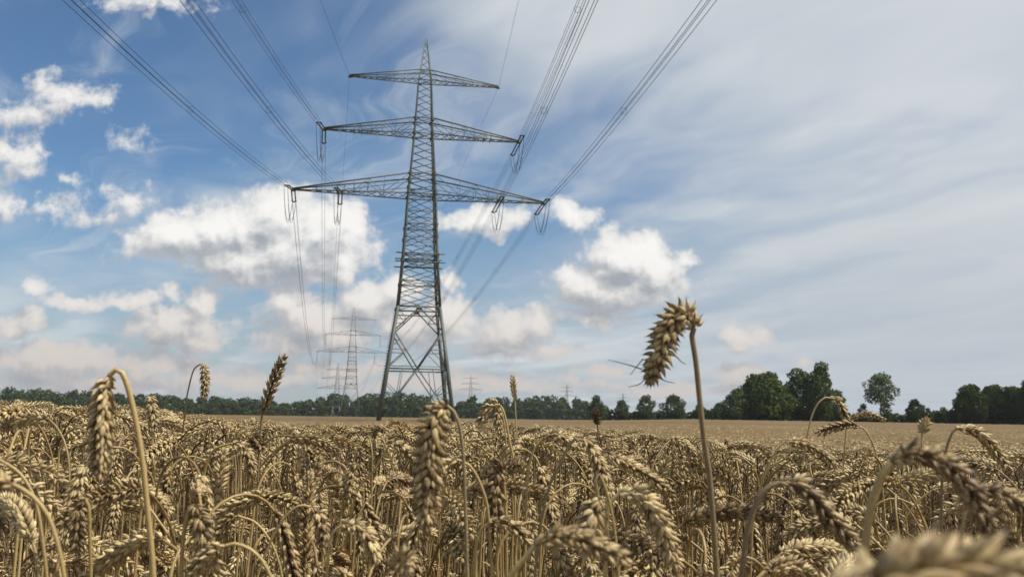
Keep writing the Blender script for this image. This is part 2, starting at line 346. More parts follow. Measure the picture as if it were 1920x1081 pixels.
def pylon(loc, yaw, label, detail=True, tension=False, group=None, fat=1.0):
    root = empty('power_pylon', loc); root.rotation_euler = (0, 0, yaw)
    tag(root, label, 'pylon', group)
    # legs up to the waist
    for c in range(4):
        g = Geo(); tube(g, [cor(c, -0.3), cor(c, 7.0), cor(c, 14.7)], np.array([0.27, 0.24, 0.21]) * fat, 4, rng.uniform(.3, .7))
        if detail and c in (0, 3):
            ax = -1 if c in (0, 3) else 1
            for z in np.arange(3.0, 14.6, 0.38):
                p = cor(c, z); bar(g, p, p + np.array([0.42 * ax, -0.05, 0]), 0.05)
        leg = g.build('leg', M_STEEL, root, smooth=False)
    # lower bracing on each face, between the legs
    g = Geo()
    for c in range(4):
        a, b = c, c + 1
        mid = lambda z: (cor(a, z) + cor(b, z)) / 2
        for q in (a, b):
            bar(g, mid(14.6), cor(q, 11.6), .13 * fat); bar(g, cor(q, 11.6), mid(6.9), .13 * fat); bar(g, mid(6.9), cor(q, 0.6), .13 * fat)
            if detail:
                m1 = (cor(q, 11.6) + mid(6.9)) / 2; m0 = (mid(6.9) + cor(q, .6)) / 2; m2 = (mid(14.6) + cor(q, 11.6)) / 2
                bar(g, m1, cor(q, 9.3), .07); bar(g, m1, cor(q, 7.2), .07); bar(g, m1 * .5 + cor(q, 11.6) * .5, cor(q, 10.4), .06)
                bar(g, m0, cor(q, 4.1), .07); bar(g, m0, (mid(6.9) + cor(q, 6.9)) / 2, .07); bar(g, m0, cor(q, 3.0), .06); bar(g, m0 * .5 + cor(q, .6) * .5, cor(q, 1.9), .06)
                bar(g, m2, cor(q, 13.1), .07); bar(g, m2, cor(q, 14.5), .06); bar(g, m0, m0 * .0 + cor(q, 5.4), .06)
        bar(g, cor(a, 6.9), cor(b, 6.9), .14 * fat); bar(g, cor(a, 14.7), cor(b, 14.7), .16 * fat)
        if detail: bar(g, cor(a, 14.1), cor(b, 14.1), .12); bar(g, cor(a, 7.2), cor(b, 7.2), .07)
    if detail:
        for k in range(4):                        # gusset plates at the waist
            m = (cor(k, 14.5) + cor(k + 1, 14.5)) / 2; tube(g, [m + (-.35, 0, 0), m + (.35, 0, 0)], 0.24, 6)
    g.build('lower_bracing', M_STEEL, root, smooth=False)
    # mast: corner posts and diagonals
    g = Geo()
    zs = [14.7, 21.3, 29.6, 37.6, 45.0, 51.0]
    for c in range(4):
        tube(g, [cor(c, z) for z in zs], np.array([.19, .17, .15, .12, .09, .05]) * fat, 4, rng.uniform(.3, .7))
    def panels(z0, z1, n, w, both):
        z = np.linspace(z0, z1, n + 1)
        for k in range(n):
            for c in range(4):
                lo, hi = z[k], z[k + 1]
                bar(g, cor(c, lo), cor(c + 1, hi), w * fat)
                if both: bar(g, cor(c + 1, lo), cor(c, hi), w * 0.85 * fat)
                if both and detail and k % 2: bar(g, cor(c, (lo + hi) / 2), cor(c + 1, (lo + hi) / 2), .05)
    if detail:
        panels(14.7, 21.3, 4, .08, True); panels(21.3, 29.6, 5, .08, True)
        panels(29.6, 37.6, 8, .10, False); panels(37.6, 45, 8, .075, False); panels(45, 50.6, 6, .06, False)
        for z in (18.0, 21.3, 20.4, 25.4, 29.4, 29.9, 32.1, 37.6, 39.7, 45, 46.4):
            for c in range(4): bar(g, cor(c, z), cor(c + 1, z), .10)
            bar(g, cor(0, z), cor(2, z), .06); bar(g, cor(1, z), cor(3, z), .06)
        for z in (23.3, 24.4, 27.0):
            for c in range(4): bar(g, cor(c, z), cor(c + 1, z), .055)
        for z in (25.4, 23.9, 29.6, 31.0, 32.1, 37.6, 39.6, 21.3, 18.0):
            for c in range(4): p = cor(c, z); tube(g, [p - (0, 0, .22), p + (0, 0, .22)], 0.25, 6)
    else:
        panels(14.7, 29.6, 5, .11, True); panels(29.6, 37.6, 4, .10, True); panels(37.6, 45, 4, .09, True); panels(45, 50.6, 2, .07, True)
        for z in (29.4, 37.6, 45): 
            for c in range(4): bar(g, cor(c, z), cor(c + 1, z), .11 * fat)
    g.build('mast', M_STEEL, root, smooth=False)
    if detail:
        for z in (20.4, 21.5):
            g = Geo(); w = hw(z) + .02
            for sy in (-1, 1): bar(g, (-w - .95, sy * (w + .12), z), (w + .95, sy * (w + .12), z), .13)
            for sx in (-1, 1): bar(g, (sx * (w + .12), -w - .6, z + .07), (sx * (w + .12), w + .6, z + .07), .11)
            g.build('platform', M_STEEL, root, smooth=False)
    for (z, L, dep) in ARMS:
        for s in (-1, 1):
            g = Geo(); w = hw(z); wt = hw(z + dep)
            tip = np.array([s * L, 0, z]); tp = [tip + (0, -.12, 0), tip + (0, .12, 0)]
            A = [np.array([s * w, -w, z]), np.array([s * w, w, z])]; Tt = [np.array([s * wt, -wt, z + dep]), np.array([s * wt, wt, z + dep])]
            k = 1.0 if z < 40 else .75
            for q in (0, 1):
                bar(g, A[q], tp[q], .13 * k * fat); bar(g, Tt[q], tp[q] + (0, 0, .15), .15 * k * fat)
            n = 11 if detail else 5
            for m in range(n):
                f0_, f1_ = m / n, (m + 1) / n
                P = lambda q, f_: A[q] * (1 - f_) + tp[q] * f_
                bar(g, P(0, f0_), P(1, f1_), .075 * k * fat)
                if detail: bar(g, P(1, f0_), P(0, f1_), .075 * k)
            for q in (0, 1):
                P = lambda f_: A[q] * (1 - f_) + tp[q] * f_
                Q = lambda f_: Tt[q] * (1 - f_) + (tp[q] + (0, 0, .15)) * f_
                if detail:
                    mid_ = (Tt[q] * .55 + A[q] * .45)
                    bar(g, mid_, P(.62), .06 * k)                           # inner tie
                    bar(g, Q(0), P(.22), .06 * k); bar(g, P(.22), Q(.36), .055 * k); bar(g, Q(.36), P(.48), .055 * k); bar(g, P(.48), Q(.62), .05 * k)
                    for f_ in (.22, .36, .48, .62, .8): bar(g, P(f_), Q(f_), .05 * k)
                else:
                    bar(g, Q(.0), P(.3), .06 * fat); bar(g, P(.3), Q(.55), .06 * fat); bar(g, Q(.3), P(.3), .05 * fat); bar(g, Q(.6), P(.6), .05 * fat)
            tube(g, [tip + (-.35 * s, 0, -.06), tip + (.18 * s, 0, -.06)], .2 * k, 6)
            if detail and z < 40:
                xi = s * (L * (INNER if z < 30 else .66))
                for dx_ in (-.45, .45): bar(g, (xi + dx_, -.9, z - .1), (xi + dx_, .9, z - .1), .10)
                for dx_ in (-.45, .45): bar(g, (xi + dx_, -.6, z - .3), (xi + dx_, -.6, z + .9), .07)
            g.build('crossarm', M_STEEL, root, smooth=False)
    return root

def at(loc, yaw, off, h):
    return np.array([loc[0] + math.cos(yaw) * off, loc[1] + math.sin(yaw) * off, loc[2] + h])
P1 = (-11.966, 110.0, -1.6); P2 = (-75.14, 411.1, -1.6); P3 = (-146.0, 735.0, -10.3)
main = pylon(P1, LINE_YAW, 'tall green grey lattice pylon with three crossarms, nearest and by far the largest', True, True)
far_label = ['small lattice pylon directly left behind the large pylon, its insulators hanging straight down',
             'faint pylon half sunk behind the wood, furthest left of all the pylons',
             'faint tiny pylon above the wood just right of the large pylon legs',
             'tiny pylon silhouette above the wood between the thin upright ear and dark stubby ear',
             'tiniest hazy pylon above the round trees right of the dark stubby ear']
GP = 'distant pylons on the horizon'
THICK = 0.62
pylon(P2, LINE_YAW, far_label[0], True, group=GP, fat=.7)
THICK = 1.0
def pylon_far(px_, apex_y, D, lab, yaw, fat):
    p = pix(px_, apex_y, D); pylon((p[0], p[1], p[2] - 51.0), yaw, lab, False, group=GP, fat=fat)
pylon(P3, LINE_YAW, far_label[1], False, group=GP, fat=1.2)
pylon_far(883, 701, 1200, far_label[2], 0.05, 1.4)
pylon_far(1063, 720, 1600, far_label[3], 0.05, 1.5)
pylon_far(1168, 735, 2050, far_label[4], 0.05, 1.6)

# wires: each bundle of one span is a thing
P0 = np.array([10.928, -182.922, 8.658 - 1.6]); YAW0, KS = -0.745, 1.72
ATT = {'g-': (-9.85, 45.0), 'g+': (9.85, 45.0), 'm-': (-12.81, 37.6), 'm+': (12.81, 37.6), 'l-': (-16.27, 29.4), 'l+': (16.27, 29.4),
       'i-': (-16.27 * INNER, 29.4), 'i+': (16.27 * INNER, 29.4)}
WHERE = {'g': 'the top crossarm', 'm': 'the middle crossarm', 'l': 'the lowest crossarm tip', 'i': 'the lowest crossarm, inner position'}
SIDE = {'-': 'left', '+': 'right'}
def span(A, B, sag, n):
    q = np.linspace(0, 1, n)[:, None]; return A + (B - A) * q - np.array([0, 0, 1.0]) * 4 * sag * q * (1 - q)
def bundle(A, B, sag, n, sub, rad, name, label, cat, group, spacers=0, s0=0.45):
    g = Geo(); C_ = span(A, B, sag, n); d = (B - A) / np.linalg.norm(B - A); sd = np.cross(d, (0, 0, 1)); sd /= np.linalg.norm(sd)
    offs = [(0, 0)] if sub == 1 else [(-1, -1), (1, -1), (1, 1), (-1, 1)] if sub == 4 else [(-1, 0), (1, 0)]
    for (a, b) in offs: tube(g, C_ + sd * a * s0 / 2 + np.array([0, 0, b * s0 / 2]), rad, 5 if sub == 4 else 4, cap=False)
    root = g.build(name, M_WIRE, smooth=True, attrs=False)
    tag(root, label, cat, group)
    if spacers:
        for k in np.linspace(0, 1, spacers + 2)[1:-1]:
            c = A + (B - A) * k - np.array([0, 0, 4 * sag * k * (1 - k)]); h = Geo()
            for (a, b), (a2, b2) in zip(offs, offs[1:] + offs[:1]):
                bar(h, c + sd * a * s0 / 2 + np.array([0, 0, b * s0 / 2]), c + sd * a2 * s0 / 2 + np.array([0, 0, b2 * s0 / 2]), .022)
            h.build('spacer', M_WIRE, root, smooth=False, attrs=False)
    return C_
def insulator_pair(A, d, L, label, group, pair=True, gap=.42):
    """a double string of ribbed discs from A along d, with yoke plate"""
    root = empty('insulator_string', A); tag(root, label, 'insulator', group)
    d = d / np.linalg.norm(d); sd = np.cross(d, (0, 0, 1.0)); sd = sd / np.linalg.norm(sd) if np.linalg.norm(sd) > .05 else np.array([math.cos(LINE_YAW), math.sin(LINE_YAW), 0.])
    for q in ((-1, 1) if pair else (0,)):
        g = Geo(); o = sd * q * gap / 2; n = 44
        s = np.linspace(.1, L - .45, n); r = np.where(np.arange(n) % 2, .092, .05)
        tube(g, o + d * s[:, None], r, 8, attrs_tint(.5)); g.build('disc_string', M_INS, root, attrs=False)
    g = Geo(); e = d * (L - .45)
    if pair: bar(g, e - sd * gap / 2, d * (L - .1), .07); bar(g, e + sd * gap / 2, d * (L - .1), .07); bar(g, e - sd * gap / 2, e + sd * gap / 2, .06)
    bar(g, d * (L - .45), d * L, .10)
    for q in (-1, 1): tube(g, [e + sd * q * .32 + d * .05, e + sd * q * .38 - d * .3], .03, 5); bar(g, e, e + sd * q * .22 + d * .45, .05)
    g.build('yoke_plate', M_WIRE, root, smooth=False, attrs=False)
def attrs_tint(x): return x
for k, (off, h) in ATT.items():
    kind, s = k[0], SIDE[k[1]]; w = WHERE[kind]
    A = at(P1, LINE_YAW, off, h); B = np.array([P0[0] + math.cos(YAW0) * off * KS, P0[1] + math.sin(YAW0) * off * KS, P0[2] + h])
    C_ = at(P2, LINE_YAW, off, h); E_ = at(P3, LINE_YAW, off, h)
    if kind == 'g':
        bundle(A, B, 8.948, 70, 1, .018, 'earth_wire', f'thin single wire rising from the {s} tip of the top crossarm over the viewer', 'power line', 'overhead lines')
        bundle(A, C_, 6.0, 60, 1, .016, 'earth_wire', f'thin single wire from the {s} tip of the top crossarm back to the small pylon', 'power line', 'overhead lines')
        bundle(C_, E_, 8.0, 40, 1, .02, 'earth_wire', f'faint thin wire beyond the small pylon, top {s} side', 'power line', 'overhead lines')
        continue
    L = 4.7
    def first_dir(A, B, sag): v_ = (B - A) - np.array([0, 0, 4 * sag]); return v_ / np.linalg.norm(v_)
    dn = first_dir(A, B, 11.277); Bn = A + dn * L
    Cs = C_ - np.array([0, 0, 4.6]); df = first_dir(A, Cs, 8.5); Bf = A + df * L
    lab = {'m': 'middle arm', 'l': 'lowest arm tip', 'i': 'lowest arm inner'}[kind]
    insulator_pair(A, dn, L, f'dark double insulator string on {s} {lab}, pulling towards the viewer', 'insulators on the large pylon')
    insulator_pair(A, df, L, f'dark double insulator string on {s} {lab}, pulling away and downward', 'insulators on the large pylon')
    bundle(Bn, B, 11.277, 70, 4, .019, 'conductor_bundle', f'four dark cables from {s} {lab} passing overhead out of view', 'power line', 'overhead lines', 6)
    bundle(Bf, Cs, 8.5, 60, 4, .017, 'conductor_bundle', f'dark cables from {s} {lab} running away to the small pylon', 'power line', 'overhead lines', 5)
    Es = E_ - np.array([0, 0, 4.6])
    bundle(Cs, Es, 9.0, 40, 2, .022, 'conductor_bundle', f'faint far cables beyond the small pylon, {s} {lab}', 'power line', 'overhead lines')
    insulator_pair(C_, np.array([0, 0, -1.0]), 4.6, f'thin hanging insulator on the small pylon, {s} {lab}', 'insulators on the small pylon', pair=False)
    # the jumper loop under the arm
    g = Geo(); d = Bf - Bn; sd = np.array([math.cos(LINE_YAW), math.sin(LINE_YAW), 0])
    for a in (-.22, .22):
        for b in (0, .35):
            q = np.linspace(0, 1, 26)[:, None]
            P = Bn + d * q - np.array([0, 0, 1.0]) * (1 - (2 * q - 1) ** 2 * 1.0) * (3.3 + b) * np.where(np.abs(2 * q - 1) > .999, 0, 1) - 0
            P = P + sd * a * (1 + .0 * q); tube(g, P, .024, 5, cap=False)
    tag(g.build('jumper_loop', M_WIRE, attrs=False), f'slack loop of cable hanging under the {s} {lab} of the large pylon', 'jumper cable', 'jumper loops on the large pylon')

# ------------------------------------------------------------------ trees
def leaves(g, cen, rad, n, size, rg, flat=1.0):
    d = rg.normal(size=(n, 3)); d /= np.linalg.norm(d, axis=1)[:, None]
    r = rg.uniform(.55, 1.05, n) ** .7
    lump = 1 + .18 * np.sin(d[:, 0] * 5 + cen[0]) * np.cos(d[:, 2] * 6 + cen[1])
    c = cen + d * (r * lump)[:, None] * rad
    nrm = d + rg.normal(size=(n, 3)) * .7; nrm /= np.linalg.norm(nrm, axis=1)[:, None]
    a = np.cross(nrm, rg.normal(size=(n, 3))); a /= np.linalg.norm(a, axis=1)[:, None] + 1e-9; b = np.cross(nrm, a)
    s = (size * rg.uniform(.5, 1.2, n))[:, None]
    bend = nrm * s * .25
    V = np.stack([c - a * s, c - b * s * .7 + bend, c + a * s, c + b * s * .7 - bend], 1).reshape(-1, 3)
    f = np.arange(n * 4).reshape(-1, 4); tint = np.repeat(np.clip(rg.normal(.5, .2, n), 0, 1), 4)
    g.add(V, f, tint, .5)
def tree(x, D, top, w_px, label, seed, m=None, name='broadleaf_tree', group=None, base_y=None, open_=.0, crown_from=.18, lobes=11, n=5200, trunk=.035, shape=1.0):
    """x, top: photograph pixels of crown centre and top; D distance; w_px crown width"""
    rg = np.random.default_rng(seed)
    p = pix(x, top, D); gx_, gy_ = p[0], p[1]; gz = float(ground(gx_, gy_)); H = p[2] - gz; W = w_px / F_PX * D
    root = empty(name, (gx_, gy_, gz)); tag(root, label, 'tree', group)
    g = Geo(); tr = trunk * H * .5
    tp = np.array([[0, 0, -.3], [.02 * H * rg.normal(), 0, H * .25], [.03 * H * rg.normal(), .0, H * .55], [.03 * H * rg.normal(), 0, H * .8]])
    P, _ = smooth_path(tp, 10); tube(g, P, np.linspace(tr, tr * .25, 10), 8)
    cz0 = H * crown_from; L = []
    for k in range(lobes):
        fz = (k + .5) / lobes; z = cz0 + (H - cz0) * (.10 + .78 * fz)
        prof = math.sin(math.pi * min(1, .22 + .72 * fz)) ** .6 * shape + (1 - shape) * (1 - fz)
        rad = np.array([W * .5 * (.42 - .12 * fz) * rg.uniform(.8, 1.15)] * 3); rad[2] = min(rad[2] * .85, (H - cz0) * .2 + .3)
        th_ = k * 2.4 + rg.uniform(-.4, .4); rr_ = max(0, W * .5 * prof - rad[0]) * rg.uniform(.75, 1.05)
        L.append((np.array([rr_ * math.cos(th_), rr_ * math.sin(th_) * .8, z]), rad))
    L.append((np.array([rg.normal() * W * .05, 0, H - W * .13]), np.array([W * .2, W * .2, min(W * .17, H * .14)])))
    for c_, r_ in L:
        z0 = max(H * .12, c_[2] - np.hypot(c_[0], c_[1]) * 1.0 - .04 * H); z0 = min(z0, H * .78)
        base_ = np.array([np.interp(z0, P[:, 2], P[:, 0]), np.interp(z0, P[:, 2], P[:, 1]), z0])
        Q, _ = smooth_path([base_, base_ * .5 + c_ * .5 + (0, 0, .02 * H), c_], 6); tube(g, Q, np.linspace(tr * .42, tr * .10, 6), 5)
    g.build('trunk', M_BARK, root, attrs=False)
    g = Geo(); area = sum(r_[0] ** 2 for _, r_ in L); sz = W * .020 + .10
    for c_, r_ in L: leaves(g, c_, r_, int(n * r_[0] ** 2 / area), sz, rg)
    if not open_: leaves(g, np.array([0, 0, (cz0 + H) * .5]), np.array([W * .34, W * .34, (H - cz0) * .42]), n // 3, sz * 1.2, rg)
    g.build('crown', m or M_CROWN, root, smooth=False)
    return root
TG = 'trees bordering the right side of the field'
tree(1430, 300, 697, 122, 'large rounded dark green tree, left one of the tall pair behind the field', 11, lobes=14, n=9000, crown_from=.03, group=TG)
tree(1380, 297, 728, 62, 'lower bright green bushy tree at the left foot of the tall pair', 12, M_CROWN2, lobes=9, n=4000, crown_from=.02, group=TG)
tree(1500, 305, 692, 84, 'tree in the gap of the tall pair, slightly lower than its neighbours', 13, lobes=9, n=4500, crown_from=.03, group=TG)
tree(1534, 300, 680, 66, 'tallest tree on the right, with a narrow lopsided top', 14, M_CROWN, lobes=12, n=6500, crown_from=.05, group=TG)
tree(1564, 302, 732, 56, 'low dark tree at the right foot of the tall pair', 15, M_CROWN3, lobes=7, n=2600, crown_from=.02, group=TG)
tree(1649, 300, 700, 74, 'lone slender tree with airy open crown and bare lower trunk', 16, M_CROWN2, lobes=15, n=3000, crown_from=.42, open_=1, trunk=.035, group=TG)
tree(1617, 306, 757, 28, 'small round dark tree just left of the lone slender tree', 17, M_CROWN3, lobes=6, n=1500, crown_from=.02, group=TG)
tree(1660, 304, 753, 34, 'small shrubby tree under the lone slender tree', 18, M_CROWN, lobes=6, n=1500, crown_from=.02, group=TG)
tree(1716, 300, 748, 46, 'small domed tree midway between the lone tree and the frame edge mass', 19, M_CROWN3, lobes=8, n=2600, crown_from=.05, group=TG)
tree(1818, 270, 720, 84, 'left tree of the dark mass at the far right', 20, M_CROWN3, lobes=9, n=5000, crown_from=.10, group=TG)
tree(1860, 272, 721, 84, 'broad dark tree in the middle of the far right mass', 21, M_CROWN3, lobes=9, n=5000, crown_from=.14, group=TG)
tree(1894, 268, 724, 74, 'dark tree right of the middle of the far right mass', 22, M_CROWN3, lobes=8, n=4000, crown_from=.12, group=TG)
tree(1924, 262, 712, 56, 'tallest dark tree cut by the right edge of the view', 23, M_CROWN3, lobes=9, n=5000, crown_from=.03, group=TG)
TM = 'round trees right of the far wood'
for i_, (x_, t_p, w_, lab) in enumerate([(1119, 741, 40, 'rounded tree at the right end of the far wood'), (1166, 749, 40, 'low round tree, first standing free right of the wood'),
        (1211, 740, 48, 'round dense tree between the low round tree and the widest one'), (1263, 739, 60, 'widest round dark tree, left of the tall broken stalk'),
        (1312, 757, 34, 'small dark tree directly behind the tall broken stalk'), (1349, 754, 40, 'small tree just right of the tall broken stalk')]):
    tree(x_, 420, t_p, w_, lab, 40 + i_, M_CROWN3, lobes=8, n=2600, crown_from=.03, group=TM)
# hedges and undergrowth join the trees: a shapeless mass
g = Geo(); rg = np.random.default_rng(5)
def hedge(x0, x1, D, top, n, amp=3, step=9):
    for x_ in np.arange(x0, x1, step):
        tp_ = top + rg.uniform(-amp, amp); p = pix(x_, tp_, D + rg.uniform(-4, 4)); gz = float(ground(p[0], p[1])); h_ = (p[2] - gz)
        leaves(g, np.array([p[0], p[1], gz + h_ * .5]), np.array([step / F_PX * D * .95, 2.5, h_ * .55]), n, .35 + D * .0006, rg)
hedge(1330, 1590, 306, 768, 220); hedge(1590, 1800, 306, 776, 160, 2); hedge(1740, 1930, 275, 768, 260)
hedge(1130, 1340, 425, 771, 200, 4)
tag(g.build('hedge_undergrowth', M_CROWN3, smooth=False), 'dark hedge and undergrowth along the far edge of the field', kind='stuff')
g = Geo()
wx = [-60, 0, 50, 120, 170, 240, 300, 350, 400, 450, 480, 520, 560, 590, 610, 640, 670, 700, 730, 760, 790, 830, 860, 900, 940, 970, 1000, 1040, 1080, 1125]
wy = [722, 725, 727, 731, 730, 738, 739, 745, 743, 742, 744, 752, 753, 745, 737, 733, 742, 734, 736, 731, 736, 744, 748, 741, 741, 748, 741, 741, 746, 752]
for row, (D, dlt, st) in enumerate(((800, 0, 17), (786, 9, 15), (775, 20, 12))):
    for x_ in np.arange(-60, 1130, st):
        tp_ = np.interp(x_, wx, wy) + dlt + rg.uniform(-1, 5 if row == 0 else 6); p = pix(x_ + rg.uniform(-5, 5), tp_, D + rg.uniform(-5, 5)); gz = float(ground(p[0], p[1])); h_ = p[2] - gz
        w_ = st / F_PX * D * rg.uniform(.55, .95)
        for q in range(3):
            cz = gz + h_ * (.80, .45, .2)[q]; leaves(g, np.array([p[0] + rg.normal() * w_ * .3, p[1], cz]), np.array([w_ * (.8, 1.1, 1.1)[q], w_ * .8, h_ * (.22, .3, .25)[q]]), 210, 1.15, rg)
tag(g.build('distant_wood', M_CROWN3, smooth=False), 'dark green wood stretching along the horizon on the left and centre', kind='stuff')
#PART3
# ------------------------------------------------------------------ wheat
def floret_template(around, zs, awn):
    z = np.array(zs, float); r = np.sin(np.pi * np.clip(z, 0, 1) ** .64) ** .9; r[0] = .22; r[-1] = 0.012
    if awn: z = np.r_[z, 1.16]; r = np.r_[r, .004]; r[-2] = .10
    a = np.arange(around) * 2 * math.pi / around + math.pi / 2
    keel = 1 + (.14 * np.cos(3 * (a - math.pi / 2)) if around >= 6 else 0)
    X = r[:, None] * np.cos(a) * keel * .5; Y = r[:, None] * np.sin(a) * keel * .36 + (.16 * np.sin(np.pi * np.clip(z, 0, 1)))[:, None]
    V = np.stack([X, Y, np.broadcast_to(z[:, None], X.shape)], -1).reshape(-1, 3)
    i = np.arange(len(z) - 1)[:, None] * around; j = np.arange(around)[None]
    f = np.stack([i + j, i + (j + 1) % around, i + around + (j + 1) % around, i + around + j], -1).reshape(-1, 4)
    return V, f, np.repeat(np.clip(z, 0, 1), around)
T_HI = floret_template(10, [0, .10, .24, .40, .56, .72, .86, .95, 1.0], True)
T_MD = floret_template(4, [0, .35, .72, 1.0], False)
T_LO = floret_template(3, [0, .45, 1.0], False)
def ear(g, path, W, view, roll, lod, rg, base_tint=0.5, rough=1.0, nsp=None, fanw=1.0, fl=1.0):
    """the head of the wheat: two rows of spikelets, each a fan of pointed husks, along path (3D points)"""
    P, L = smooth_path(path, 60); v = np.asarray(view, float)
    n = nsp or max(9, int(L / (W * .265))); s = np.linspace(.02, .97, n) * 59; i0 = s.astype(int).clip(0, 58); fr = (s - i0)[:, None]
    C = P[i0] * (1 - fr) + P[i0 + 1] * fr; T = np.gradient(P, axis=0)[i0]; T /= np.linalg.norm(T, axis=1)[:, None]
    I = np.cross(T, v); I /= np.linalg.norm(I, axis=1)[:, None] + 1e-9; O = np.cross(T, I)
    tw = roll + rg.normal() * .15 + np.linspace(-.25, .25, n) * rg.normal()
    S = I * np.cos(tw)[:, None] + O * np.sin(tw)[:, None]; B = np.cross(T, S)
    side = np.where(np.arange(n) % 2, 1.0, -1.0)[:, None]
    u = np.linspace(0, 1, n); size = np.interp(u, [0, .12, .45, .8, 1], [.66, .92, 1.0, .9, .66])
    if lod == 'hi': fan = [(-58, .80, -.05, .92), (-31, .98, .03, 1.0), (0, .94, .13, 1.05), (31, .98, .03, 1.0), (58, .80, -.05, .92), (-14, .82, .24, .8), (15, .80, .24, .8)]; V0, F0, A0 = T_HI
    elif lod == 'md': fan = [(-45, .92, 0, 1.1), (0, 1.0, .06, 1.15), (45, .92, 0, 1.1)]; V0, F0, A0 = T_MD
    else: fan = [(0, 1.02, .05, 1.9)]; V0, F0, A0 = T_LO
    sp_t = rg.normal(0, .08, n)
    for (ph, ln, up_, wd) in fan:
        m = n; phi = np.radians(ph * fanw + rg.normal(0, 6 * rough, m))[:, None]; al = np.radians(24 + 13 * (abs(ph) < 20) + rg.normal(0, 5 * rough, m))[:, None]
        Nn = T * -np.sin(al) + S * side * np.cos(al); dr = (T * np.cos(al) + S * side * np.sin(al))
        d = dr * np.cos(phi) + B * np.sin(phi); d += rg.normal(0, .05 * rough, (m, 3)); d /= np.linalg.norm(d, axis=1)[:, None]
        Nn = Nn * np.cos(phi * .9) + B * np.sin(phi * .9) * .9; Nn -= d * np.sum(Nn * d, 1)[:, None]; Nn /= np.linalg.norm(Nn, axis=1)[:, None]
        X = np.cross(Nn, d); sz = (size * W)[:, None]
        base = C + S * side * sz * .085 + B * np.sin(phi) * sz * .15 + T * sz * up_
        Lf = sz * .73 * fl * ln * rg.uniform(.92, 1.08, (m, 1)); wf = sz * .265 * wd * rg.uniform(.9, 1.1, (m, 1))
        VV = base[:, None] + X[:, None] * (V0[None, :, 0:1] * wf[:, None]) + Nn[:, None] * (V0[None, :, 1:2] * wf[:, None]) + d[:, None] * (V0[None, :, 2:3] * Lf[:, None])
        FF = (F0[None] + (np.arange(m) * len(V0))[:, None, None]).reshape(-1, 4)
        ti = np.clip(base_tint + sp_t + rg.normal(0, .13, m), 0, 1)
        st_ = .13 * (np.arange(len(V0)) % 2 * 2 - 1) if lod == 'hi' else np.zeros(len(V0))
        g.add(VV.reshape(-1, 3), FF, (ti[:, None] + st_[None]).ravel(), np.tile(A0, m))
    # spikelet at the very tip, and the rachis inside
    if lod != 'lo':
        for q in (-.35, 0, .35):
            d = T[-1] + B[-1] * q; d /= np.linalg.norm(d); Nn = S[-1] - d * (S[-1] @ d); Nn /= np.linalg.norm(Nn); X = np.cross(Nn, d); w_ = W * .24; l_ = W * .5
            g.add(P[-1] - d * W * .12 + X * V0[:, :1] * w_ + Nn * V0[:, 1:2] * w_ + d * V0[:, 2:] * l_, F0, base_tint, A0)
    tube(g, P[::6] if lod == 'hi' else P[::19], W * .085, 6 if lod == 'hi' else 3, .2, cap=False, along=.5)
    return L
def ribbon(g, P, w, nrm, tint):
    P, _ = smooth_path(P, 12); T = np.gradient(P, axis=0); T /= np.linalg.norm(T, axis=1)[:, None]
    S = np.cross(T, nrm); S /= np.linalg.norm(S, axis=1)[:, None] + 1e-9; q = np.linspace(0, 1, len(P)); ww = w * np.sqrt(np.clip(1 - q, 0.02, 1)) * np.minimum(1, .5 + 3 * q)
    up_ = np.cross(S, T) * (ww * .35)[:, None]
    V = np.concatenate([P - S * ww[:, None] + up_, P, P + S * ww[:, None] + up_]); n = len(P); i = np.arange(n - 1)
    f = np.concatenate([np.stack([i, i + 1, i + 1 + n, i + n], -1), np.stack([i + n, i + 1 + n, i + 1 + 2 * n, i + 2 * n], -1)])
    g.add(V, f, tint, .3)

def plant_curve(rg, kind):
    """side profile of one stalk in its own XZ plane, foot at the origin; returns stem points, ear points"""
    h = rg.uniform(.74, .82); lean = rg.normal(0, .05); EL = rg.uniform(.066, .096)
    a_neck, a_end, nl = {'upright': (rg.uniform(.05, .35), rg.uniform(.1, .6), .10), 'arched': (rg.uniform(.9, 1.5), rg.uniform(1.8, 2.5), rg.uniform(.08, .15)),
                         'hanging': (rg.uniform(2.3, 2.9), rg.uniform(2.9, 3.2), rg.uniform(.07, .12)), 'level': (rg.uniform(.8, 1.2), rg.uniform(1.3, 1.8), rg.uniform(.10, .16))}[kind]
    st = [(0.0, -.12)]; x, z = 0.0, -.12; n = 14
    for k in range(n):
        a = lean * (k / n) ; x += math.sin(a) * (h + .12) / n; z += math.cos(a) * (h + .12) / n; st.append((x, z))
    m = 12
    for k in range(m):
        a = lean + (a_neck - lean) * ((k + 1) / m) ** 1.3; x += math.sin(a) * nl / m; z += math.cos(a) * nl / m; st.append((x, z))
    er = [(x, z)]
    for k in range(10):
        a = a_neck + (a_end - a_neck) * math.sqrt((k + 1) / 10); x += math.sin(a) * EL / 10; z += math.cos(a) * EL / 10; er.append((x, z))
    wob = rg.normal(0, .01, 2)
    S_ = np.array([(p, wob[0] * math.sin(q / 8), r_) for q, (p, r_) in enumerate(st)]); E_ = np.array([(p, wob[0] * math.sin(len(st) / 8), r_) for (p, r_) in er])
    return S_, E_
KINDS_ = ['upright'] * 2 + ['arched'] * 10 + ['hanging'] * 12 + ['level'] * 3
def stem_rad(n): return np.interp(np.linspace(0, 1, n), [0, .7, .93, 1], [.0021, .0018, .00125, .0013])
class Proto: pass
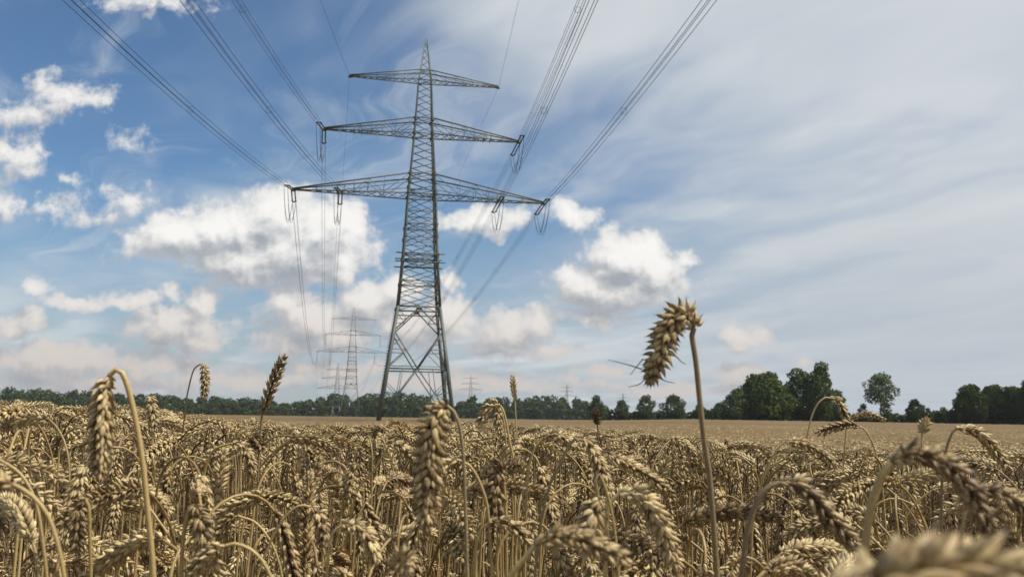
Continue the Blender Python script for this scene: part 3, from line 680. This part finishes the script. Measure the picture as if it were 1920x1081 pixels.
def make_proto(k, lod):
    rg = np.random.default_rng(100 + k); p = Proto(); p.kind = KINDS_[k % len(KINDS_)]
    S_, E_ = plant_curve(rg, p.kind); W = rg.uniform(.0145, .018); roll = rg.uniform(0, math.pi); bt = rg.uniform(.42, .66)
    p.top = max(S_[:, 2].max(), E_[:, 2].max()) + W * .3; p.E = E_; p.cx = E_[:, 0].mean()
    p.st = Geo(); p.er = Geo(); p.lf = None
    if lod == 'hi':
        ear(p.er, E_, W, (0, -1, 0), roll, 'hi', rg, bt); Q, _ = smooth_path(S_, 90); tube(p.st, Q, stem_rad(90), 7, bt)
    elif lod == 'md':
        ear(p.er, E_, W * 1.05, (0, -1, 0), roll, 'md', rg, bt); Q, _ = smooth_path(S_[7:], 30); tube(p.st, Q, stem_rad(30) * 1.05, 4, bt * .45, cap=False)  # stem tint lowered: shade between the stalks put into the colour
    elif lod == 'lo':
        ear(p.er, E_, W * 1.25, (0, -1, 0), roll, 'lo', rg, bt, nsp=13); Q, _ = smooth_path(S_[10:], 9); tube(p.st, Q, .0022, 3, bt, cap=False)
    else:
        q = E_[[0, 3, 6, 10]]; tube(p.er, q, np.array([.008, .0125, .0115, .004]), 4, bt, cap=False, along=.4); Q = S_[[13, 20, 26]]; tube(p.st, Q, .0035, 3, bt, cap=False)
    if rg.random() < .7 and lod in ('hi', 'md'):
        p.lf = Geo(); z0 = S_[12][2] - rg.uniform(.05, .3); x0 = np.interp(z0, S_[:14, 2], S_[:14, 0]); a = rg.uniform(0, 6.28); dv = np.array([math.cos(a), math.sin(a), 0]); o = np.array([x0, 0, z0]); l = rg.uniform(.09, .17)
        ribbon(p.lf, [o, o + dv * l * .3 + (0, 0, l * .35), o + dv * l * .62 + (0, 0, l * .2), o + dv * l * .8 + (0, 0, -l * .4)], .0042, (0, 0, 1), rg.uniform(.2, .7))
    return p
NP = 27
HI = [make_proto(k, 'hi') for k in range(NP)]
for p in HI:
    p.em = p.er.mesh('ear', M_EAR); p.sm = p.st.mesh('stem', M_STEM); p.lm = p.lf.mesh('leaf', M_LEAF) if p.lf else None

# ---- the stalks one can point at: pixels of stem (neck first, going down) and ear (neck to tip), depth of each
def v3(pts, d):
    d = np.broadcast_to(np.asarray(d, float), (len(pts),)); return np.array([pix(x, y, q) for (x, y), q in zip(pts, d)])
HEROES = []
def hero(stem, er, d, w_px, roll, label, short, m=M_EAR, ms=M_STEM, bt=.55, dt=0.0, sw=None, awns=(), rough=1.0, nsp=None, fanw=1.0, fl=1.0):
    """dt: how much nearer (-) or farther (+) the ear's tip is than its neck"""
    rg = np.random.default_rng(500 + len(HEROES)); E_ = v3(er, np.linspace(d, d + dt, len(er))); W = w_px * d / F_PX
    sp = v3(stem, d)
    gz = float(ground(sp[-1][0], sp[-1][1])) - .05; last, prev = sp[-1], sp[-2]; dv = (last - prev) / np.linalg.norm(last - prev)
    L = last[2] - gz; tail = []
    seg = np.linalg.norm(last - prev) / max(L, 1e-3); qs = [seg * 1.1]
    while qs[-1] < .42: qs.append(qs[-1] * 1.9)
    for q in qs[:-1] + [.55, 1.0]:                           # carries on down to the soil, straightening
        tail.append((last[0] + dv[0] * L * .35 * (q - .5 * q * q), last[1] + dv[1] * L * .2 * q + L * .03 * q, last[2] - L * q))
    sp = np.vstack([E_[:1], sp, np.array(tail)]); foot = sp[-1].copy(); foot[2] = gz + .05
    root = empty('wheat_stalk', foot); tag(root, label, 'wheat stalk', 'wheat stalks standing out in front')
    g = Geo(); ear(g, E_ - foot, W, -fwd, roll, 'hi', rg, bt, rough, nsp, fanw, fl); g.build('ear', m, root)
    Q, _ = smooth_path(sp - foot, 200); r0 = (sw or 10.5 * W / d * F_PX / 50) * d / F_PX * .5 if sw else W * .098
    g = Geo(); tube(g, Q, np.interp(np.linspace(0, 1, 200), [0, .06, .25, 1], [r0 * .85, r0 * .85, r0, r0 * 1.25]), 10, bt); g.build('stem', ms, root)
    if len(HEROES) % 3 == 1 and d > .45:
        i_ = 55 + 9 * (len(HEROES) % 4); o_ = Q[i_]; sg = 1 if len(HEROES) % 2 else -1; l_ = .06 + .02 * (len(HEROES) % 3)
        g = Geo(); ribbon(g, [o_, o_ + (sg * l_ * .35, -.01, l_ * .6), o_ + (sg * l_ * .8, -.01, l_ * .45), o_ + (sg * l_ * .95, 0, -l_ * .4)], .0030, (0, 1, .2), .5); g.build('leaf', M_LEAF, root)
    for a in awns:
        g = Geo(); A_ = v3(a, d); Qa, _ = smooth_path(A_ - foot, 14); tube(g, Qa, np.linspace(.00045, .00018, 14), 5, .1); g.build('awn', M_BROWN, root)
    HEROES.append((root, short, proj(E_.mean(0)), d)); return root
hero([(1297, 626), (1305, 680), (1313, 760), (1322, 840), (1331, 900), (1345, 1090)], [(1301, 614), (1293, 595), (1272, 590), (1252, 618), (1239, 660), (1221, 706)], .55, 53, 1.45,
     'tall lone stalk with a snapped-over chunky ear and stray awns, towering against the sky', 'tall broken stalk', bt=.50, sw=12, ms=M_STEMB,
     awns=[[(1204, 692), (1180, 684), (1140, 674)], [(1212, 708), (1198, 720), (1178, 725)], [(1236, 698), (1244, 712), (1266, 718)], [(1222, 668), (1216, 660), (1206, 667)], [(1206, 672), (1196, 684), (1182, 702)], [(1268, 668), (1278, 678), (1286, 682)]], rough=.9, nsp=15, fanw=1.3, fl=.84)
hero([(222, 691), (238, 720), (255, 790), (268, 870), (275, 940), (288, 1090)], [(205, 704), (197, 722), (192, 770), (190, 820), (186, 885)], .52, 50, .35,
     'thick yellow stalk bent over at the top, its long ear hanging straight down at left', 'bent thick stalk at left', sw=12, bt=.6, nsp=21, fanw=1.1, fl=.92)
hero([(372, 684), (362, 696), (351, 740), (347, 775), (336, 850)], [(376, 682), (383, 692), (385, 718), (382, 746)], 1.55, 17, .5,
     'small drooping ear on a thin dark hook, standing above the left wood', 'small hooked ear above the left wood', ms=M_STEMB, bt=.6)
hero([(491, 779), (487, 830), (484, 880), (482, 960)], [(492, 775), (502, 745), (514, 712), (531, 671)], 1.05, 25, .1,
     'erect greyish ear leaning right, rising alone above the field left of the small pylon', 'erect leaning grey ear', M_EAR, M_STEMB, bt=.5)
hero([(966, 754), (968, 800), (971, 850), (972, 930)], [(966, 752), (964, 735), (961, 706)], 1.9, 13, .2,
     'slender pale upright ear standing before the wood, right of the large pylon', 'slender upright pale ear', bt=.85)
hero([(1120, 796), (1122, 830), (1122, 870)], [(1120, 795), (1119, 784), (1117, 772)], 1.7, 16, .9,
     'stubby dark brown ragged ear on a bare upright stem before the far field', 'stubby dark ear', M_BROWN, M_STEMB, bt=.1, rough=2)
hero([(850, 770), (862, 800), (869, 860), (872, 940), (876, 1090)], [(838, 760), (822, 772), (810, 810), (804, 870), (798, 930), (800, 985)], .50, 60, 1.35,
     'massive plump hanging ear in the centre, below the right legs of the pylon', 'massive central ear', ms=M_STEMB, bt=.55, sw=8, rough=1.2, nsp=26, fanw=1.2, fl=.82)
hero([(880, 872), (900, 905), (915, 960), (922, 1090)], [(856, 861), (840, 868), (826, 890), (815, 925), (812, 960)], .62, 34, .6,
     'ear behind the massive central one, on a yellow stem curving out to the right', 'ear behind the massive central one', bt=.45)
hero([(946, 776), (955, 824), (963, 868), (966, 980), (968, 1080)], [(938, 760), (926, 759), (912, 770), (901, 790)], .98, 24, .4,
     'arched ear bending left atop a long pale stem, right of the massive ear', 'arched ear right of the massive one', bt=.55)
hero([(942, 775), (948, 820), (950, 900)], [(936, 762), (934, 785), (937, 810)], 1.25, 18, 1.2,
     'short ear hanging straight down close behind the arched ear right of the massive one', 'short ear behind the arched one', bt=.55)
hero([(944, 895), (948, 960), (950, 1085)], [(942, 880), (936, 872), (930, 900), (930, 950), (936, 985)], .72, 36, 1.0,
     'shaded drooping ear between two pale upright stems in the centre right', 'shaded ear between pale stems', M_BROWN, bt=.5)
hero([(1547, 745), (1533, 757), (1522, 780), (1514, 815), (1506, 870)], [(1556, 746), (1572, 752), (1582, 775), (1592, 796)], 1.25, 19, .3,
     'ear on a high slim arch bending right, before the tall pair of trees', 'high slim arched ear', bt=.55)
hero([(1588, 792), (1584, 830), (1580, 900)], [(1590, 787), (1608, 779), (1632, 777), (1657, 787)], 1.35, 14, .1,
     'ear lying almost level and pointing right, below the lone slender tree', 'level ear below the lone tree', bt=.5)
hero([(1622, 806), (1636, 830), (1647, 870), (1655, 920)], [(1612, 799), (1590, 796), (1562, 801), (1533, 811)], 1.05, 21, .2,
     'ear lying almost level and pointing left, crossing under the high slim arch', 'level ear pointing left', bt=.5)
hero([(1655, 888), (1640, 925), (1629, 970), (1618, 1085)], [(1672, 868), (1705, 850), (1745, 855), (1790, 885), (1826, 940), (1862, 1002)], .33, 52, .25,
     'large blurred ear arching right on a thick stem at the lower right', 'large blurred arching ear', bt=.42, sw=19)
hero([(1448, 908), (1425, 930), (1404, 985), (1390, 1085)], [(1462, 905), (1500, 910), (1534, 943), (1566, 982), (1602, 1024)], .45, 46, .15,
     'big soft ear arching right from a brown stem, left of the large blurred one', 'big ear left of the blurred one', ms=M_STEMB, bt=.5, sw=13)
hero([(1555, 1100), (1535, 1120), (1525, 1150)], [(1570, 1115), (1650, 1095), (1745, 1078), (1850, 1082), (1960, 1112)], .14, 140, .16,
     'hugely blurred ear nearest the lens, filling the bottom right corner', 'nearest ear in the corner', bt=.6, sw=34, nsp=13, fl=1.1)
hero([(1787, 808), (1776, 835), (1768, 880), (1765, 960)], [(1793, 803), (1830, 809), (1862, 838), (1889, 878)], .85, 28, .2,
     'sharp arched ear bending right, high at the right edge above the blurred ears', 'sharp arched ear at right edge', bt=.48, ms=M_STEMB)
hero([(1815, 925), (1805, 990), (1800, 1085)], [(1828, 917), (1868, 920), (1905, 940), (1945, 975)], .40, 40, .3,
     'blurred ear leaving the frame at the right edge, half way down the wheat', 'blurred ear leaving at right', bt=.42)
hero([(1729, 812), (1728, 840), (1727, 900)], [(1729, 811), (1731, 800), (1737, 789)], 1.6, 21, .7,
     'small very pale fuzzy ear standing up on a straight stem at the right', 'small pale fuzzy ear', bt=1.0, rough=1.8)
hero([(1463, 834), (1443, 868), (1425, 915), (1412, 980)], [(1472, 828), (1506, 831), (1540, 848), (1566, 872)], .80, 24, .3,
     'ear arching right over the crowd, left of the level ear pointing left', 'ear arching over the crowd', bt=.5)
hero([(1010, 830), (998, 850), (990, 890), (986, 975), (984, 1085)], [(1019, 821), (1038, 815), (1058, 822), (1072, 834)], .85, 25, .3,
     'short ear curling right on a pale hooked stem, centre right', 'short ear on pale hooked stem', bt=.6)
hero([(1068, 832), (1050, 870), (1032, 905), (1012, 990), (1004, 1085)], [(1078, 822), (1100, 828), (1120, 862), (1134, 900), (1146, 940)], .68, 32, .5,
     'broad arched ear on a leaning brown stem, right of centre', 'broad arched ear on brown stem', ms=M_STEMB, bt=.55)
hero([(1128, 862), (1118, 900), (1116, 980)], [(1140, 853), (1180, 872), (1218, 893), (1255, 922)], .72, 29, .2,
     'ear slanting down to the right, just above the bulky ear at bottom', 'slanting ear above the bulky one', bt=.5)
hero([(1150, 935), (1138, 960), (1134, 1085)], [(1160, 926), (1196, 926), (1224, 958), (1248, 1010), (1266, 1055)], .56, 46, .9,
     'bulky sunlit ear curving down to the right at the bottom, right of centre', 'bulky ear at the bottom', bt=.6)
hero([(1122, 922), (1116, 900), (1124, 888), (1140, 930), (1152, 990), (1160, 1085)], [(1122, 932), (1113, 960), (1104, 995), (1098, 1030)], .50, 50, 1.4,
     'greyish ear hanging from a sharply kinked short neck, above the blurred horizontal ear', 'greyish ear with kinked neck', M_BROWN, bt=.6, sw=6)
hero([(996, 1032), (965, 1068), (945, 1100)], [(1004, 1022), (1040, 1006), (1085, 1008), (1130, 1028), (1172, 1046)], .37, 48, .2,
     'soft blurred ear lying across the bottom, a little right of centre', 'blurred ear lying at the bottom', bt=.5, sw=12)
hero([(437, 1018), (468, 1028), (495, 1055), (512, 1095)], [(424, 1022), (405, 1032), (385, 1048), (360, 1070)], .50, 42, .5,
     'stout ear pointing down to the left from an arched neck, bottom left', 'stout ear at bottom left', bt=.62)
hero([(356, 950), (347, 985), (342, 1030), (338, 1090)], [(366, 946), (374, 968), (378, 1000), (376, 1040)], .56, 40, 1.3,
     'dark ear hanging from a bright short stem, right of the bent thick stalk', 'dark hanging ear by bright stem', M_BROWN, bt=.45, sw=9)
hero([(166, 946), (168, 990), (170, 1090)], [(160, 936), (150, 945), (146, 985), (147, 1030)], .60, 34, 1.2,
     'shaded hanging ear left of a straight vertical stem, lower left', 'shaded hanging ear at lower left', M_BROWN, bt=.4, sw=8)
hero([(-4, 860), (40, 890), (68, 945), (82, 1030), (88, 1090)], [(-12, 858), (-40, 866), (-70, 900)], .55, 34, .4,
     'long stem arching out of the left edge, its ear outside the view', 'stem arching out at left', sw=7)
hero([(34, 911), (70, 938), (98, 985), (122, 1090)], [(24, 907), (2, 902), (-30, 905), (-70, 925)], .36, 42, .5,
     'blurred ear poking in at the left edge on a thick curved stem', 'blurred ear at left edge', sw=9, bt=.5)
hero([(284, 770), (286, 830), (288, 900)], [(283, 742), (285, 768), (289, 800)], 1.15, 24, 1.1,
     'plump ear with its top just touching the wood, right of the bent thick stalk', 'plump ear beside the bent stalk', bt=.5)
hero([(428, 832), (402, 842), (388, 868), (380, 910), (376, 980)], [(434, 831), (452, 836), (466, 858), (472, 886)], .90, 27, .2,
     'ear on a wide pale arch bending right, between the hooked and erect ears', 'ear on a wide pale arch', bt=.45)
hero([(240, 918), (262, 930), (290, 965), (330, 1030)], [(230, 920), (210, 928), (186, 948)], .78, 26, .3,
     'short plump ear pointing lower left, crossing behind the bent thick stalk', 'short plump ear behind the bent stalk', bt=.65)
hero([(450, 968), (478, 978), (505, 1010), (522, 1050), (530, 1090)], [(446, 966), (432, 972), (420, 985), (410, 1004)], .72, 26, .4,
     'small ear at the end of a bowed yellow stem, bottom left of centre', 'ear on bowed yellow stem', bt=.6)
hero([(574, 947), (555, 950), (530, 975), (505, 1020), (480, 1090)], [(582, 950), (596, 962), (604, 985), (606, 1015)], .70, 30, .4,
     'ear bending right and down from a long slanting arch, bottom, left of centre', 'ear on long slanting arch', bt=.58)
hero([(667, 870), (655, 890), (644, 930)], [(668, 866), (660, 880), (655, 910), (652, 940)], .85, 24, 1.2,
     'narrow ear hanging straight down in the thick of the crowd, left of the massive ear', 'narrow ear left of the massive one', bt=.55)
hero([(742, 828), (726, 840), (702, 880), (672, 915)], [(726, 828), (750, 836), (768, 852), (782, 870)], .85, 25, .3,
     'ear slanting right to touch the upper side of the massive central ear', 'ear touching the massive one', bt=.55)
hero([(755, 1075), (756, 1110)], [(754, 1062), (753, 1050), (757, 1046), (760, 1056)], .42, 42, 1.2,
     'blunt ear seen end-on at the bottom edge, under the massive one', 'blunt end-on ear at bottom edge', bt=.6)
hero([(100, 1000), (92, 1050), (96, 1090)], [(640, 986), (660, 980), (690, 1000), (706, 1040)], .62, 33, .5, 'x', 'x') if False else None
hero([(632, 990), (620, 1010), (612, 1090)], [(642, 984), (664, 984), (690, 1006), (704, 1048)], .60, 36, .5,
     'sunlit ear arching right at the bottom, left of the massive central one', 'sunlit ear at bottom centre', bt=.65)
hero([(908, 985), (895, 1010), (888, 1090)], [(918, 980), (940, 978), (968, 990), (985, 1012)], .62, 34, .3,
     'stocky ear bending right near the bottom centre, under pale stems', 'stocky ear near bottom centre', bt=.6)

# ---- the other nearest stalks, one object each
prng = np.random.default_rng(2024)
def scatter(dens, d0, d1, half):
    n = int(dens * half * (d1 ** 2 - d0 ** 2)); d = np.sqrt(prng.uniform(d0 ** 2, d1 ** 2, n)); a = prng.uniform(-half, half, n); return d * np.sin(a), d * np.cos(a), d
def tops(x, y, n, spread=.028):
    j = np.abs(prng.normal(0, spread, n)); low_ = prng.random(n) < .48; j = np.where(low_, prng.uniform(.03, .40, n), j)
    return canopy(x, y) - j + prng.uniform(0, .012, n)
N_IND = 252
x, y, d = scatter(250, .56, 1.62, R(31.5)); order = np.argsort(d)[:N_IND]; x, y, d = x[order], y[order], d[order]; tz = tops(x, y, len(x))
near_limit = d.max()
POSE = {'upright': ('upright', 'nearly upright'), 'arched': ('arched', 'arching'), 'hanging': ('hanging', 'hanging'), 'level': ('level', 'bent level')}
rows = []
for k in range(len(x)):
    p = HI[int(prng.integers(NP))]; rot = prng.uniform(-math.pi, math.pi); s = prng.uniform(.94, 1.06)
    o = empty('wheat_stalk', (x[k], y[k], tz[k] - p.top * s)); o.rotation_euler = (prng.normal(0, .03), prng.normal(0, .03), rot); o.scale = (s, s, s)
    for nm, me in (('ear', p.em), ('stem', p.sm), ('leaf', p.lm)):
        if me is None: continue
        c = bpy.data.objects.new(nm, me); COL.objects.link(c); c.parent = o
    ec = np.array([x[k] + math.cos(rot) * p.cx * s, y[k] + math.sin(rot) * p.cx * s, tz[k] - .03]); u_, v_ = proj(ec)
    rows.append((o, float(u_), float(v_), d[k], p.kind, math.cos(rot) * p.cx))
used = {}
for (o, u_, v_, dd, kind, lean_) in sorted(rows, key=lambda r_: r_[3]):
    h = min(HEROES, key=lambda h_: math.hypot(h_[2][0] - u_, (h_[2][1] - v_) * 1.3)); dx_, dy_ = u_ - h[2][0], v_ - h[2][1]
    rel = ('right of' if dx_ > 0 else 'left of') if abs(dx_) > abs(dy_) * 1.2 else ('below' if dy_ > 0 else 'above')
    pose = POSE[kind][1] + ((' right' if lean_ > 0 else ' left') if kind in ('arched', 'level') else '')
    key = (pose, rel, h[1]); k = used[key] = used.get(key, 0) + 1
    nth = ['nearest', 'second', 'third', 'fourth', 'fifth', 'sixth', 'seventh', 'eighth', 'ninth', 'tenth', 'eleventh', 'twelfth'][min(k - 1, 11)]
    tag(o, f'{nth} {pose} ear {rel} the {h[1]}', 'wheat stalk', 'ripe wheat stalks crowding the near field')

# ---- and the rest of the crop as one mass
crop = Geo()
def place(protos, x, y, tz, extra_scale=1.0):
    n = len(x); pick = prng.integers(0, len(protos), n); rot = prng.uniform(-math.pi, math.pi, n); s = prng.uniform(.92, 1.08, n) * extra_scale
    tilt = prng.normal(0, .06, (n, 2)); tv = prng.normal(0, .10, n)
    for k, p in enumerate(protos):
        I = np.where(pick == k)[0]
        if not len(I): continue
        c, s_ = np.cos(rot[I])[:, None], np.sin(rot[I])[:, None]
        for gg in (p.er, p.st) + ((p.lf,) if p.lf else ()):
            V = np.concatenate(gg.v); A = np.concatenate(gg.a); Bq = np.concatenate(gg.b); F = np.concatenate(gg.f4)
            sc_ = s[I][:, None]; vx, vy, vz = V[:, 0][None] * sc_, V[:, 1][None] * sc_, (V[:, 2][None] - p.top) * sc_
            X = vx * c - vy * s_ - vz * tilt[I][:, :1]; Yy = vx * s_ + vy * c - vz * tilt[I][:, 1:]
            W_ = np.stack([X + x[I][:, None], Yy + y[I][:, None], vz + tz[I][:, None]], -1).astype(np.float32)
            FF = (F[None] + (np.arange(len(I)) * len(V))[:, None, None]).reshape(-1, 4)
            crop.add(W_.reshape(-1, 3), FF, np.clip(A[None] + tv[I][:, None], 0, 1).ravel(), np.tile(Bq, len(I)))
MD = [make_proto(k, 'md') for k in range(NP)]; LO = [make_proto(k, 'lo') for k in range(NP)]; XL = [make_proto(k, 'xl') for k in range(NP)]
x, y, d = scatter(360, near_limit, 4.4, R(36)); place(MD, x, y, tops(x, y, len(x)))
x, y, d = scatter(300, .95, near_limit, R(34)); place(MD, x, y, canopy(x, y) - prng.uniform(.12, .5, len(x)))
xe, ye, de = scatter(200, .8, near_limit, R(44)); k_ = np.abs(np.arctan2(xe, ye)) > R(33); xe, ye = xe[k_], ye[k_]; place(MD, xe, ye, tops(xe, ye, len(xe)))
x, y, d = scatter(130, 4.4, 12, R(36)); place(LO, x, y, tops(x, y, len(x), .02))
x, y, d = scatter(45, 12, 28, R(35)); place(XL, x, y, tops(x, y, len(x), .02) + .02, 1.15)
x, y, d = scatter(9, 28, 80, R(35)); place(XL, x, y, tops(x, y, len(x), .02) + .02, 1.25)
# ear-less straw and broken stems between them
x, y, d = scatter(80, .9, 3.6, R(36))
for k in range(len(x)):
    gz = float(ground(x[k], y[k])); h_ = prng.uniform(.45, .84); a, b = prng.normal(0, .09, 2); w_ = prng.normal(0, .02, 2)
    tube(crop, [(x[k], y[k], gz - .05), (x[k] + a * .5 + w_[0], y[k] + b * .5 + w_[1], gz + h_ * .5), (x[k] + a, y[k] + b, gz + h_)], .0017, 4, prng.uniform(.0, .5), cap=False)  # dark tint paints in the shade deep among the stalks
# closed canopy farther out
aa = np.linspace(-R(46), R(46), 420); rr = np.r_[np.geomspace(5.5, 60, 200), np.geomspace(62, 800, 150)]
RR, TH = np.meshgrid(rr, aa, indexing='ij'); X = RR * np.sin(TH); Y = RR * np.cos(TH)
Z = canopy(X, Y) - np.interp(RR, [5.5, 12, 60, 100], [.22, .10, .03, 0.0]) + prng.normal(0, 1, RR.shape) * np.interp(RR, [5, 20, 100, 800], [.02, .035, .05, .08])
X = X + prng.normal(0, .15, RR.shape) * RR * .004
i, j = np.meshgrid(np.arange(len(rr) - 1), np.arange(len(aa) - 1), indexing='ij'); n_ = len(aa)
g = Geo(); g.add(np.stack([X, Y, Z], -1).reshape(-1, 3), np.stack([i * n_ + j, i * n_ + j + 1, (i + 1) * n_ + j + 1, (i + 1) * n_ + j], -1).reshape(-1, 4))
tag(g.build('distant_wheat', M_CANOPY, attrs=False), 'ochre wheat field running smoothly back to the trees', kind='stuff')
tag(crop.build('wheat_crop', M_EAR), 'dense crowd of ripe wheat filling the field', kind='stuff')

# ------------------------------------------------------------------ air
HAZE = 0.00008
bm_v = np.array([(x_, y_, z_) for z_ in (-14.5, 62.0) for (x_, y_) in ((-2400, -300), (2400, -300), (2400, 2400), (-2400, 2400))], float)
g = Geo(); g.add(bm_v, [(3, 2, 1, 0), (4, 5, 6, 7), (0, 1, 5, 4), (1, 2, 6, 5), (2, 3, 7, 6), (3, 0, 4, 7)])
M_HAZE = bpy.data.materials.new('haze'); M_HAZE.use_nodes = True; M_HAZE.node_tree.nodes.clear()
t = NT(M_HAZE.node_tree); pv = t.n.new('ShaderNodeVolumePrincipled'); mo = t.n.new('ShaderNodeOutputMaterial')
pv.inputs['Color'].default_value = (0.88, 0.93, 1.0, 1); pv.inputs['Density'].default_value = HAZE; pv.inputs['Anisotropy'].default_value = 0.2
t.l.new(pv.outputs[0], mo.inputs['Volume']); M_HAZE.cycles.homogeneous_volume = True
tag(g.build('haze', M_HAZE, smooth=False, attrs=False), 'thin summer haze over the far field', kind='stuff')
